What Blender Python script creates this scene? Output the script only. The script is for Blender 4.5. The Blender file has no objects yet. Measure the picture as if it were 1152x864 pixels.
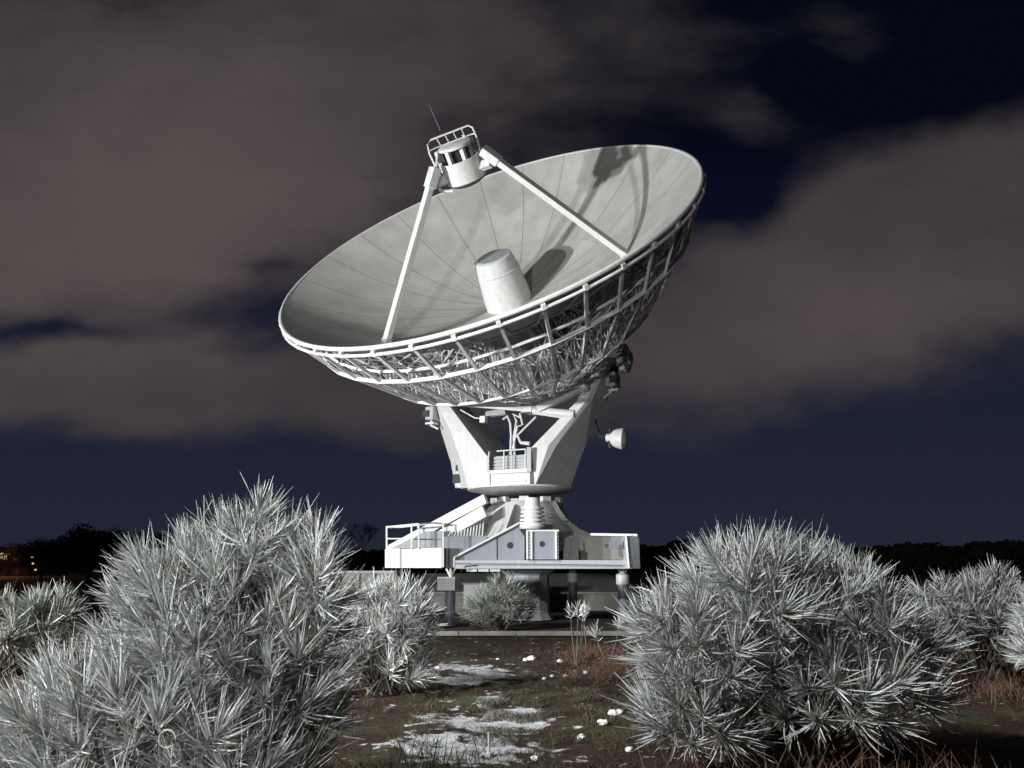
import bpy, math, random
import numpy as np
from mathutils import Vector, noise as mn
rng = random.Random(7)
scene = bpy.context.scene
col = scene.collection
# ------------------------------------------------------------------ camera
F = 865.0; CX, CY, HOR = 576.0, 432.0, 631.0
TH = math.atan((HOR - CY) / F)
CAM = Vector((0, 0, 1.7))
FW = Vector((0, math.cos(TH), math.sin(TH))); UP = Vector((0, -math.sin(TH), math.cos(TH))); RT = Vector((1, 0, 0))
cd = bpy.data.cameras.new('camera'); cam = bpy.data.objects.new('camera', cd); col.objects.link(cam)
cam.location = CAM; cam.rotation_euler = (math.pi / 2 + TH, 0, 0)
cd.sensor_width = 36; cd.lens = 36 * F / 1152; cd.clip_end = 5000; cd.clip_start = .05
scene.camera = cam
def ray(px, py): return FW + RT * ((px - CX) / F) - UP * ((py - CY) / F)
def P(px, py, Y):
    d = ray(px, py); return CAM + d * (Y / d.y)
# ------------------------------------------------------------------ helpers
class MB:
    def __init__(s): s.v = []; s.f = []; s.uv = None; s.n = 0
    def add(s, vs, fs):
        b = len(s.v); s.v += [tuple(v) for v in vs]; s.f += [tuple(i + b for i in f) for f in fs]
    def box8(s, q): s.add(q, [(0,3,2,1),(4,5,6,7),(0,1,5,4),(1,2,6,5),(2,3,7,6),(3,0,4,7)])
    def bar(s, a, b, w, h=None, up=None):
        h = h or w; a = Vector(a); b = Vector(b); d = (b - a).normalized()
        up = Vector(up) if up else (Vector((0,0,1)) if abs(d.z) < .95 else Vector((1,0,0)))
        x = d.cross(up).normalized(); y = x.cross(d)
        q = []
        for p in (a, b):
            for sx, sy in ((-1,-1),(1,-1),(1,1),(-1,1)): q.append(p + x * sx * w / 2 + y * sy * h / 2)
        s.box8([q[0],q[1],q[2],q[3],q[4],q[5],q[6],q[7]])
    def box(s, c, ex, ey, ez, sx, sy, sz):
        c = Vector(c); q = []
        for k in (-1, 1):
            for i, j in ((-1,-1),(1,-1),(1,1),(-1,1)): q.append(c + ex * (i*sx/2) + ey * (j*sy/2) + ez * (k*sz/2))
        s.box8(q)
    def tube(s, pts, r, n=8, closed=False, cap=True):
        pts = [Vector(p) for p in pts]; m = len(pts); vs = []; fs = []
        rr = r if isinstance(r, (list, tuple)) else [r] * m
        for i, p in enumerate(pts):
            if closed: d = pts[(i+1) % m] - pts[i-1]
            else: d = pts[min(i+1, m-1)] - pts[max(i-1, 0)]
            d.normalize(); up = Vector((0,0,1)) if abs(d.z) < .9 else Vector((1,0,0))
            x = d.cross(up).normalized(); y = x.cross(d)
            for k in range(n):
                t = 2*math.pi*k/n; vs.append(p + (x*math.cos(t) + y*math.sin(t)) * rr[i])
        for i in range(m if closed else m-1):
            j = (i+1) % m
            for k in range(n): fs.append((i*n+k, i*n+(k+1) % n, j*n+(k+1) % n, j*n+k))
        if cap and not closed:
            fs.append(tuple(range(n))[::-1]); fs.append(tuple((m-1)*n + k for k in range(n)))
        s.add(vs, fs)
    def lathe(s, c, ax, prof, n=32, capb=True, capt=True):
        c = Vector(c); ax = Vector(ax).normalized(); up = Vector((0,1,0)) if abs(ax.z) > .9 else Vector((0,0,1))
        x = ax.cross(up).normalized(); y = ax.cross(x); vs = []; fs = []
        for r, h in prof:
            for k in range(n):
                t = 2*math.pi*k/n; vs.append(c + ax*h + (x*math.cos(t) + y*math.sin(t))*r)
        for i in range(len(prof)-1):
            for k in range(n): fs.append((i*n+k, i*n+(k+1) % n, (i+1)*n+(k+1) % n, (i+1)*n+k))
        if capb: fs.append(tuple(range(n))[::-1])
        if capt: fs.append(tuple((len(prof)-1)*n + k for k in range(n)))
        s.add(vs, fs)
    def prism(s, poly, off):
        n = len(poly); off = Vector(off); a = [Vector(p) for p in poly]
        s.add(a + [p + off for p in a], [tuple(range(n)), tuple(range(2*n-1, n-1, -1))] + [(i, i+n, (i+1) % n + n, (i+1) % n) for i in range(n)])
    def loft(s, secs):
        n = len(secs[0]); vs = [p for q in secs for p in q]; fs = []
        for i in range(len(secs)-1):
            for k in range(n): fs.append((i*n+k, i*n+(k+1) % n, (i+1)*n+(k+1) % n, (i+1)*n+k))
        fs.append(tuple(range(n))[::-1]); fs.append(tuple((len(secs)-1)*n+k for k in range(n)))
        s.add(vs, fs)
    def build(s, name, mat, parent=None, label=None, smooth=False, bevel=0):
        org = parent['_o'] if parent and '_o' in parent else (0,0,0)
        me = bpy.data.meshes.new(name)
        me.from_pydata([(v[0]-org[0], v[1]-org[1], v[2]-org[2]) for v in s.v], [], s.f); me.update()
        import bmesh
        bm = bmesh.new(); bm.from_mesh(me); bmesh.ops.recalc_face_normals(bm, faces=bm.faces); bm.to_mesh(me); bm.free()
        me.materials.append(mat)
        o = bpy.data.objects.new(name, me); col.objects.link(o)
        if smooth:
            for p in me.polygons: p.use_smooth = True
            m = o.modifiers.new('es', 'EDGE_SPLIT'); m.split_angle = math.radians(38)
        if bevel:
            m = o.modifiers.new('bv', 'BEVEL'); m.width = bevel; m.segments = 2; m.limit_method = 'ANGLE'
        if parent: o.parent = parent; o['_o'] = tuple(org)
        if label: o['label'] = label
        return o
def npmesh(name, V, Fq, mat):
    """V (n,3) array, Fq (m,4) int array"""
    me = bpy.data.meshes.new(name); V = np.asarray(V, np.float32); Fq = np.asarray(Fq, np.int32); k = Fq.shape[1]
    me.vertices.add(len(V)); me.vertices.foreach_set('co', V.ravel())
    me.loops.add(Fq.size); me.loops.foreach_set('vertex_index', Fq.ravel())
    me.polygons.add(len(Fq)); me.polygons.foreach_set('loop_start', np.arange(0, Fq.size, k, dtype=np.int32))
    me.polygons.foreach_set('loop_total', np.full(len(Fq), k, np.int32))
    me.update(calc_edges=True); me.validate()
    me.materials.append(mat); return me
def tag(o, label=None, cat=None, group=None, kind=None):
    if label: o['label'] = label
    if cat: o['category'] = cat
    if group: o['group'] = group
    if kind: o['kind'] = kind
    return o
def thing(name, loc, label, cat, group=None):
    o = bpy.data.objects.new(name, None); col.objects.link(o); o.location = loc; o['_o'] = tuple(loc)
    return tag(o, label, cat, group)
def copy_tree(o, parent=None):
    c = o.copy(); col.objects.link(c); c.parent = parent
    for ch in list(o.children): copy_tree(ch, c)
    return c
# ------------------------------------------------------------------ materials
def lin(c): return tuple(((x/255)/12.92 if x/255 <= .04045 else ((x/255+.055)/1.055)**2.4) for x in c) + (1,)
def mat(name, c, rough=.5, var=.12, scale=3.0, bump=.0, bscale=30, metal=0, c2=None, streak=False, spec=.4, trans=0, coord='Object'):
    m = bpy.data.materials.new(name); m.use_nodes = True; nt = m.node_tree; N = nt.nodes; L = nt.links
    b = N['Principled BSDF']; b.inputs['Roughness'].default_value = rough; b.inputs['Metallic'].default_value = metal
    b.inputs['Specular IOR Level'].default_value = spec
    tc = N.new('ShaderNodeTexCoord'); n1 = N.new('ShaderNodeTexNoise'); n1.inputs['Scale'].default_value = scale; n1.inputs['Detail'].default_value = 7
    n1.inputs['Roughness'].default_value = .65
    if streak:
        mp = N.new('ShaderNodeMapping'); mp.inputs['Scale'].default_value = (3, 3, .35); L.new(tc.outputs[coord], mp.inputs[0]); L.new(mp.outputs[0], n1.inputs['Vector'])
    else: L.new(tc.outputs[coord], n1.inputs['Vector'])
    cr = N.new('ShaderNodeValToRGB'); cr.color_ramp.elements[0].position = .3; cr.color_ramp.elements[1].position = .7
    c = tuple(c)[:3]; d = c2 or tuple(x*(1-2*var) for x in c)
    cr.color_ramp.elements[0].color = tuple(d)[:3] + (1,); cr.color_ramp.elements[1].color = c + (1,)
    L.new(n1.outputs['Fac'], cr.inputs[0]); L.new(cr.outputs[0], b.inputs['Base Color'])
    if bump:
        n2 = N.new('ShaderNodeTexNoise'); n2.inputs['Scale'].default_value = bscale; n2.inputs['Detail'].default_value = 5; L.new(tc.outputs[coord], n2.inputs['Vector'])
        bp = N.new('ShaderNodeBump'); bp.inputs['Strength'].default_value = bump; bp.inputs['Distance'].default_value = .02
        L.new(n2.outputs['Fac'], bp.inputs['Height']); L.new(bp.outputs[0], b.inputs['Normal'])
    if trans:
        t = N.new('ShaderNodeBsdfTranslucent'); L.new(cr.outputs[0], t.inputs[0]); mx = N.new('ShaderNodeMixShader'); mx.inputs[0].default_value = trans
        L.new(b.outputs[0], mx.inputs[1]); L.new(t.outputs[0], mx.inputs[2]); L.new(mx.outputs[0], N['Material Output'].inputs['Surface'])
    return m
WHITE = mat('white_paint', (.71,.71,.70), .45, .07, 2.5, .15, 25, c2=(.58,.58,.56), streak=True)
GREY = mat('grey_paint', (.25,.265,.30), .45, .08, 2.0, .1, 20, c2=(.205,.215,.245), streak=True)
LGREY = mat('light_grey_paint', (.42,.43,.45), .5, .08, 2.5, .1, 20, c2=(.33,.335,.35), streak=True)
TRUSS = mat('truss_paint', (.80,.80,.79), .45, .15, 4)
BACK = mat('reflector_back_skin', (.46,.46,.43), .6, .2, 1.5, c2=(.30,.30,.275))
DARK = mat('dark_rubber', (.03,.03,.033), .6, .2)
STEEL = mat('steel_pile_grey', (.20,.22,.26), .45, .2, 4, streak=True)
CONC = mat('concrete', (.30,.29,.27), .85, .2, 3, .4, 18)
SHEDM = mat('shed_render', (.20,.20,.175), .85, .25, 1.5, .3, 12)
ROOFM = mat('shed_roof_sheet', (.22,.22,.20), .7, .25, 1.2)
CONT = mat('container_paint', (.21,.205,.19), .7, .15, 1.2, streak=True)
LEAF = mat('silvery_leaf', (.62,.63,.635), .5, .2, 1.3, c2=(.36,.36,.36), spec=.4, trans=.06)
LEAF2 = mat('soft_grey_leaf', (.40,.41,.39), .6, .2, 1.6, c2=(.22,.225,.21), trans=.15)
def leafvar(m, lo, cool, warm):
    nt = m.node_tree; N = nt.nodes; L = nt.links; b = N['Principled BSDF']; src = b.inputs['Base Color'].links[0].from_socket
    g = N.new('ShaderNodeNewGeometry'); cr = N.new('ShaderNodeValToRGB'); e = cr.color_ramp.elements
    e[0].position = 0; e[0].color = (*warm, 1); e[1].position = 1; e[1].color = (1.25,1.25,1.25,1)
    for p, c in ((.07, warm), (.10, lo), (.45, (.85,.88,.82)), (.75, cool)): q = e.new(p); q.color = (*c, 1)
    L.new(g.outputs['Random Per Island'], cr.inputs[0])
    mu = N.new('ShaderNodeVectorMath'); mu.operation = 'MULTIPLY'; L.new(src, mu.inputs[0]); L.new(cr.outputs[0], mu.inputs[1]); L.new(mu.outputs[0], b.inputs['Base Color'])
    for n in N:
        if n.type == 'BSDF_TRANSLUCENT': L.new(mu.outputs[0], n.inputs[0])
leafvar(LEAF, (.36,.38,.34), (1.12,1.13,1.16), (.62,.54,.44)); leafvar(LEAF2, (.5,.55,.42), (1.05,1.08,1.08), (.6,.48,.35))
BARK = mat('shrub_bark', (.12,.105,.085), .8, .25, 12)
TWIG = mat('bleached_twig', (.55,.54,.50), .7, .15, 12)
TREEL = mat('night_tree_leaf', (.045,.05,.03), .8, .3, .6, c2=(.02,.024,.014))
TRUNK = mat('tree_bark', (.06,.045,.035), .9, .3, 3)
BRACK = mat('rusty_bracken', (.15,.085,.055), .8, .3, 2.5, c2=(.06,.03,.02))
GRASS = mat('olive_grass', (.07,.07,.034), .7, .3, 1.2, c2=(.045,.032,.02))
STONE = mat('white_stone', (.78,.77,.73), .8, .1, 8, .5, 20)
DSTALK = mat('dark_grass_stalk', (.03,.032,.022), .7, .3, 2)
HOUSEM = mat('house_render', (.35,.20,.12), .9, .15, 1)
def emis(name, c, s):
    m = bpy.data.materials.new(name); m.use_nodes = True; b = m.node_tree.nodes['Principled BSDF']
    b.inputs['Base Color'].default_value = (*c, 1); b.inputs['Emission Color'].default_value = (*c, 1); b.inputs['Emission Strength'].default_value = s
    return m
def grime(m, sc=1.4, amt=.45, tint=(.62,.57,.48)):
    nt = m.node_tree; N = nt.nodes; L = nt.links; b = N['Principled BSDF']; src = b.inputs['Base Color'].links[0].from_socket
    tc = N.new('ShaderNodeTexCoord'); mp = N.new('ShaderNodeMapping'); mp.inputs['Scale'].default_value = (5, 5, .7); L.new(tc.outputs['Object'], mp.inputs[0])
    n = N.new('ShaderNodeTexNoise'); n.inputs['Scale'].default_value = sc; n.inputs['Detail'].default_value = 9; n.inputs['Roughness'].default_value = .72; L.new(mp.outputs[0], n.inputs['Vector'])
    r = N.new('ShaderNodeMapRange'); r.inputs['From Min'].default_value = .54; r.inputs['From Max'].default_value = .72; r.inputs['To Max'].default_value = amt; L.new(n.outputs['Fac'], r.inputs['Value'])
    x = N.new('ShaderNodeMix'); x.data_type = 'RGBA'; x.blend_type = 'MULTIPLY'; L.new(r.outputs[0], x.inputs['Factor']); L.new(src, x.inputs['A']); x.inputs['B'].default_value = (*tint, 1)
    L.new(x.outputs['Result'], b.inputs['Base Color'])
for m_ in (WHITE, GREY, LGREY, TRUSS, STEEL, CONT): grime(m_)
LAMPM = emis('warm_lit_window', (1, .72, .45), 1.5)
# reflector skin with radial seams from UV (u = angle share, v = radius share)
def dish_mat():
    m = mat('reflector_panels', (.57,.565,.53), .55, .1, .9, .0, c2=(.43,.425,.39), spec=.3)
    nt = m.node_tree; N = nt.nodes; L = nt.links; b = N['Principled BSDF']
    src = b.inputs['Base Color'].links[0].from_socket
    uv = N.new('ShaderNodeUVMap'); uv.uv_map = 'UVMap'; sp = N.new('ShaderNodeSeparateXYZ'); L.new(uv.outputs[0], sp.inputs[0])
    def M(op, a, bb=None, cc=None):
        n = N.new('ShaderNodeMath'); n.operation = op
        for i, x in enumerate((a, bb, cc)):
            if x is None: continue
            if isinstance(x, (int, float)): n.inputs[i].default_value = x
            else: L.new(x, n.inputs[i])
        return n.outputs[0]
    u = M('MULTIPLY', sp.outputs[0], 24); fr = M('ABSOLUTE', M('SUBTRACT', M('FRACT', u), .5))
    d = M('MULTIPLY', M('MULTIPLY', fr, sp.outputs[1]), 6*2*math.pi/24)      # metres to the seam
    l1 = M('LESS_THAN', d, .011)
    r = M('MULTIPLY', sp.outputs[1], 6)
    l2 = M('MAXIMUM', M('LESS_THAN', M('ABSOLUTE', M('SUBTRACT', r, 3.05)), .008), M('LESS_THAN', M('ABSOLUTE', M('SUBTRACT', r, 1.5)), .008))
    ln = M('MAXIMUM', M('MULTIPLY', l1, .55), M('MULTIPLY', l2, .22))
    # each panel a little different
    wn = N.new('ShaderNodeTexWhiteNoise'); wn.noise_dimensions = '1D'
    L.new(M('ADD', M('FLOOR', M('ADD', u, .5)), M('MULTIPLY', M('GREATER_THAN', r, 3.05), 31)), wn.inputs['W'])
    g = M('ADD', M('MULTIPLY', wn.outputs['Value'], .09), .93)
    # dirt streaks running along the panels
    nz = N.new('ShaderNodeTexNoise'); nz.inputs['Scale'].default_value = 1; nz.inputs['Detail'].default_value = 6
    cb = N.new('ShaderNodeCombineXYZ'); L.new(M('MULTIPLY', sp.outputs[0], 60), cb.inputs[0]); L.new(M('MULTIPLY', sp.outputs[1], 5), cb.inputs[1]); L.new(cb.outputs[0], nz.inputs['Vector'])
    g2 = M('ADD', M('MULTIPLY', nz.outputs['Fac'], .34), .83)
    tot = M('MULTIPLY', M('MULTIPLY', g, g2), M('SUBTRACT', 1, ln))
    vm = N.new('ShaderNodeVectorMath'); vm.operation = 'SCALE'; L.new(src, vm.inputs[0]); L.new(tot, vm.inputs['Scale']); L.new(vm.outputs[0], b.inputs['Base Color'])
    return m
DISH = dish_mat()
# ------------------------------------------------------------------ TELESCOPE
O = Vector((.45, 22.7, 0))                 # azimuth axis
tel = thing('radio_telescope', (O.x, O.y, 0), 'large white dish antenna on a fork mount and raised steel platform with pedestal', 'radio telescope')
ex = Vector((.894, -.447, 0)).normalized(); ey = Vector((.447, .894, 0)).normalized(); EZ = Vector((0,0,1))
n_ = Vector((-.32086626, -.64152296, .69677337)).normalized()
u_ = Vector((-.89436875, .44733046, 0)); v_ = n_.cross(u_) * -1
if v_.z > 0: v_ = -v_
C = Vector((-.807, 19.90, 10.628)); R = 6.0; FL = 3.95
def D(r, ang, a):
    t = math.radians(ang); return C + n_*a + (u_*math.cos(t) + v_*math.sin(t))*r
def adish(r): return -(R*R - r*r)/(4*FL)
def ring(r, a, k=96, a0=0): return [D(r, a0 + 360*i/k, a) for i in range(k)]
def dish_shell(name, off, r0, matl, parent):
    na, nr = 144, 28; vs = []; fs = []; uvs = []
    for j in range(nr+1):
        r = r0 + (R-r0)*j/nr
        for i in range(na): vs.append(D(r, 360*i/na, adish(r)+off) - O)
    me = bpy.data.meshes.new(name)
    for j in range(nr):
        for i in range(na): fs.append((j*na+i, j*na+(i+1) % na, (j+1)*na+(i+1) % na, (j+1)*na+i)); 
    me.from_pydata(vs, [], fs); uvl = me.uv_layers.new(name='UVMap'); k = 0; data = []
    for j in range(nr):
        for i in range(na):
            for (jj, ii) in ((j,i),(j,i+1),(j+1,i+1),(j+1,i)): data += [ii/na, (r0+(R-r0)*jj/nr)/R]
    uvl.data.foreach_set('uv', data)
    for p in me.polygons: p.use_smooth = True
    me.materials.append(matl); o = bpy.data.objects.new(name, me); col.objects.link(o); o.parent = parent; o['_o'] = tuple(O*1.0)
    return o
tel['_o'] = (O.x, O.y, 0)
refl = dish_shell('reflector', 0, .05, DISH, tel)
back = dish_shell('back_skin', -.07, .05, BACK, refl)
m = MB(); m.tube(ring(6.03, -.03, 152), .055, 8, closed=True); rimo = m.build('rim_ring', WHITE, refl, smooth=True)
m = MB(); m.tube(ring(6.07, -.19, 152), .04, 8, closed=True); m.build('lower_rim_ring', TRUSS, refl, smooth=True)
NR = 38; A0 = 133.0
chord = [(6.06, -.12), (5.42, -1.36), (4.15, -2.95), (1.45, -4.95)]
truss = MB()
hub = MB()
hub.lathe(C, n_, [(1.3, -4.8), (1.45, -4.7), (1.45, -4.5), (1.15, -4.45), (1.15, -2.35)], 38)
hub.build('hub_drum', LGREY, refl, smooth=True)
for k in range(NR):
    ang = A0 + 360*k/NR
    b = MB(); pts = [D(r, ang, a) for r, a in chord]
    tdir = D(1, ang+90, 0) - D(0, 0, 0)
    for i in range(3): b.bar(pts[i], pts[i+1], .07, .075, up=tdir)
    # inner chord just behind the skin and the web between the chords
    inner = [D(r, ang, adish(r)-.14) for r in (5.97, 5.3, 4.6, 3.8, 3.0, 2.2, 1.3)]
    for i in range(6): b.bar(inner[i], inner[i+1], .04, .04, up=tdir)
    def on(t):   # point along outer chord
        L = [(pts[i+1]-pts[i]).length for i in range(3)]; s = t*sum(L)
        for i in range(3):
            if s <= L[i]: return pts[i].lerp(pts[i+1], s/L[i])
            s -= L[i]
        return pts[3]
    up_ = [D(r, ang, a) for r, a in ((5.34,-1.16), (4.6,-1.62), (3.7,-2.25), (2.6,-2.95), (1.35,-3.7))]
    for i in range(4): b.bar(up_[i], up_[i+1], .04, .04, up=tdir)
    def at(pl, t):
        q = min(int(t*(len(pl)-1)), len(pl)-2); return pl[q].lerp(pl[q+1], t*(len(pl)-1)-q)
    web = []
    for q in range(11): web.append(on(.26+.72*q/10) if q % 2 == 0 else at(up_, q/10))
    for i in range(len(web)-1): b.bar(web[i], web[i+1], .026, .026, up=tdir)
    b.bar(up_[2], inner[5], .04); b.bar(up_[3], inner[5], .035); b.bar(up_[3], inner[6], .035); b.bar(on(.97), up_[4], .05)
    b.box(pts[0]-n_*.03, tdir, n_, tdir.cross(n_), .10, .13, .10)
    b.build('rib', TRUSS, refl)
for r, a, w in ((5.42,-1.36,.095), (5.30,-1.14,.065), (4.15,-2.95,.07), (2.6,-4.05,.06), (3.0, adish(3.0)-.16, .045)):
    m = MB(); pr = ring(r, a, NR, A0)
    for i in range(NR): m.bar(pr[i], pr[(i+1) % NR], w, w)
    m.build('truss_ring', TRUSS, refl)
m = MB()
o1 = ring(5.3, -1.12, NR, A0); o2 = ring(4.15, -2.95, NR, A0); o3 = ring(2.6, -4.05, NR, A0); i1 = ring(4.6, adish(4.6)-.16, NR, A0); i2 = ring(3.3, adish(3.3)-.16, NR, A0)
o4 = ring(1.45, -4.5, NR, A0); i0 = ring(5.3, adish(5.3)-.16, NR, A0); mid = ring(4.75, -2.1, NR, A0+180/NR)
u1 = ring(4.6, -1.62, NR, A0); u2 = ring(3.7, -2.25, NR, A0); u3 = ring(2.6, -2.95, NR, A0)
for i in range(NR):
    j = (i+1) % NR
    m.bar(o1[i], mid[i], .022); m.bar(o1[j], mid[i], .022); m.bar(o2[i], mid[i], .022); m.bar(o2[j], mid[i], .022)
    m.bar(u2[i], u2[j], .035)
    m.bar(o2[i], o3[j], .028); m.bar(o2[j], o3[i], .028); m.bar(mid[i], u2[i], .02)
m.build('lattice_brace', TRUSS, refl)
# feed cone
fc = MB(); fc.lathe(C, n_, [(.70, adish(.7)-.05), (.69, -1.9), (.62, -1.2), (.585, -.95), (.55, -.80), (.49, -.77)], 40)
fco = fc.build('feed_cone', WHITE, refl, smooth=True)
m = MB(); m.lathe(C, n_, [(.44, -.768), (.06, -.755)], 30); m.build('window_disc', LGREY, fco, smooth=True)
m = MB()
m.lathe(C, n_, [(.628, -1.22), (.645, -1.2), (.624, -1.18)], 40)
m.build('strap', WHITE, fco, smooth=True)
# subreflector housing on the axis
CH = C - u_*.10 + n_*.06
hs = MB(); hs.lathe(CH, n_, [(.51, 1.44), (.545, 1.47), (.545, 2.05), (.515, 2.05), (.515, 1.55)], 40, capb=True, capt=True)
hso = hs.build('subreflector_housing', WHITE, tel, smooth=True)
m = MB(); m.lathe(CH, n_, [(.10, 1.30), (.34, 1.33), (.53, 1.42), (.51, 1.45)], 40); m.build('subreflector', DARK, hso, smooth=True)
m = MB(); m.lathe(CH, n_, [(.40, 2.33), (.46, 2.36), (.46, 2.43), (.42, 2.45)], 32); m.build('top_plate', WHITE, hso, smooth=True)
m = MB()
for a in (20, 95, 150, 215, 290): m.bar(D(.42, a, 1.6), D(.42, a, 2.45), .10, .14)
m.build('actuator', WHITE, hso)
m = MB(); m.lathe(CH, n_, [(.30, 1.56), (.30, 2.40)], 24); m.build('shade_drum', DARK, hso)  # dark colour stands in for shade inside the open housing
m = MB(); m.box(D(.30, 250, 2.36), u_, v_, n_, .3, .24, .22); m.box(D(.40, 60, 2.3), u_, v_, n_, .2, .2, .2); m.build('electronics_box', DARK, hso)
# guard rail at the head
m = MB()
def L3(x, y, a): return CH + n_*a - u_*x*.93 + v_*(-y)      # x to the right, y away, a along the axis
rc = [L3(-.62,-.3,1.75), L3(-.74,-.2,2.4), L3(-.74,-.12,2.62), L3(-.64,-.05,2.70), L3(.36,.46,2.70), L3(.46,.48,2.62), L3(.52,.42,2.4), L3(.62,.1,1.75)]
m.tube(rc, .026, 6)
m.tube([L3(-.73,-.18,2.46), L3(-.6,.0,2.46), L3(.36,.47,2.46), L3(.50,.42,2.46)], .018, 6)
for q in (.15, .38, .6, .82): m.tube([L3(-.64+1.0*q,-.05+.51*q,2.71), L3(-.6+.96*q,.47*q,2.46), L3(-.5+.8*q,.1+.4*q,2.1)], .014, 5)
m.tube([L3(-.62,-.3,1.75), L3(-.5,-.45,2.15), L3(-.35,-.45,2.4)], .03, 5)
m.tube([L3(.1,.45,2.5), L3(.25,.3,2.42), L3(.4,.35,2.3), L3(.3,.55,2.36)], .025, 5)
m.build('guard_rail', WHITE, hso, smooth=True)
m = MB(); m.tube([L3(-.35,.15,2.83), L3(-.6,.5,3.5)], [.012,.004], 5); m.build('whip_aerial', STEEL, hso)
for ang in (56, 176):
    m = MB(); m.bar(D(.5, ang, 1.75), D(.95, ang, 1.80), .16, .22)
    if ang == 56: m.tube([D(.6, 80, 1.45), D(.78, 60, 1.55), D(.86, 56, 1.75)], .04, 6)
    m.build('bracket', WHITE, hso)
for ang, rl in ((57, 3.95), (177, 3.85)):
    m = MB(); a = D(.84 if ang < 90 else .84, ang, 2.08)-u_*.08; b = D(rl, ang, adish(rl)-.02); t = D(1, ang+90, 0)-C
    m.bar(a, b, .16, .22, up=t)
    m.bar(a + (a-b).normalized()*.12, a.lerp(b, .09), .23, .29, up=t)
    m.bar(b.lerp(a, .025), b, .19, .25, up=t)
    m.build('support_leg', WHITE, tel, bevel=.015)
# --- elevation structure between hub and yoke
EL = O + Vector((0,0,7.25))
m = MB()
hb = C + n_*-4.75
m.bar(EL - ex*2.6, EL + ex*2.6, .42, .42)
for s in (-1, 1):
    for a in (70, 110, 250, 290): m.bar(D(1.35, a, -4.6), EL + ex*s*2.45, .15, .15)
    m.bar(D(1.4, 90, -4.6) , EL + ex*s*2.3 - ey*.4 + EZ*-.3, .2, .2)
m.build('elevation_frame', WHITE, tel)
m = MB()
def Y(px, py, d):     # pixel on the yoke's vertical plane at distance d in front of the axis
    r = ray(px, py); q = O - ey*d; return CAM + r * ((q-CAM).dot(ey)/r.dot(ey))
def loc(x, d, z): return O + ex*x - ey*d + EZ*z
def arm(secs, name):
    m = MB(); m.loft([[loc(x, d, z) for (x, d) in pl] for z, pl in secs]); return m.build(name, WHITE, tel, bevel=.012)
def arm_px(levels, sgn):
    """levels: front-plane depth, then the section's front edges as (px, py, depth)"""
    secs = []
    for df, pts in levels:
        f = [Y(px, py, d) for px, py, d in pts]
        zi, zo = f[0].z, f[-1].z; xi = (f[0]-O).dot(ex); xo = (f[-1]-O).dot(ex)
        secs.append(f + [loc(xo-sgn*.45, -df*.85, zo), loc(xi, -df, zi)])
    m = MB(); m.loft(secs); return m.build('yoke_arm', WHITE, tel, bevel=.012)
arm_px([(1.15, [(601,545,1.15),(602.5,545.5,1.15),(605,546,1.0),(642,548,-.25)]),
        (1.05, [(598,503,1.08),(617,501,1.05),(626,501,.86),(658,503,-.25)]),
        (.75, [(648,452,.75),(660,450,.75),(667,448,.6),(684,448,-.3)]),
        (.5, [(676,402,.5),(683,402,.5),(687,402,.4),(696,402,-.2)])], 1)
arm_px([(1.15, [(551,547,1.15),(530,549,1.15),(526,549,1.12),(512,549,.1)]),
        (1.10, [(551,517,1.12),(524,524,1.12),(520,524,1.08),(507,520,.1)]),
        (1.0, [(527,485,1.0),(509,485,1.0),(507,485,.97),(496,485,0)]),
        (.75, [(503,453,.75),(492,452,.75),(491,452,.72),(488,452,0)]),
        (.5, [(497,430,.5),(488,430,.5),(487,430,.48),(485,430,0)])], -1)
m = MB()
m.box(loc(0, 0, 4.0), ex, ey, EZ, 1.24, 2.26, .44)      # centre of the yoke
m.box(loc(0, 1.2, 4.15), ex, ey, EZ, 1.25, .2, .11)
m.build('yoke_centre', WHITE, tel, bevel=.01)
m = MB()
m.box(loc(-.02, 1.06, 4.42), ex, ey, EZ, 1.07, .03, .40)
for i in range(4): m.box(loc(-.02, 1.10, 4.27+i*.095), ex, ey, EZ, 1.05, .055, .07)
m.build('louvre_panel', LGREY, tel)
m = MB()
for x in (-.6, -.12, .12, .55): m.tube([loc(x, 1.27, 4.18), loc(x, 1.27, 4.74)], .022, 6)
for z in (4.74,): m.tube([loc(-.35, 1.27, z), loc(.55, 1.27, z)], .022, 6)
m.bar(loc(-.62, 1.3, 4.15), loc(-.62, 1.3, 4.62), .06); m.bar(loc(.66, 1.28, 4.1), loc(.66, 1.28, 4.78), .08, .12)
m.build('balcony_rail', WHITE, tel)
# turntable disc under the yoke
m = MB(); m.lathe(O - ex*.2, EZ, [(1.0, 3.62), (1.45, 3.69), (1.58, 3.715), (1.58, 3.765)], 48); m.build('turntable', WHITE, tel, smooth=True)
m = MB(); 
m.prism([loc(-1.9,.55,3.79), loc(-1.9,-.55,3.79), loc(-2.15,-.5,3.9), loc(-2.15,.5,3.9)], EZ*.75)
so = m.build('drive_housing', WHITE, tel, bevel=.02)
m = MB(); m.box(loc(-2.02,.62,4.1), ex, ey, EZ, .26,.12,.26); m.box(loc(-1.98,.62,4.42), ex, ey, EZ, .16,.1,.18); m.build('drive_motor', DARK, so)
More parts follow.
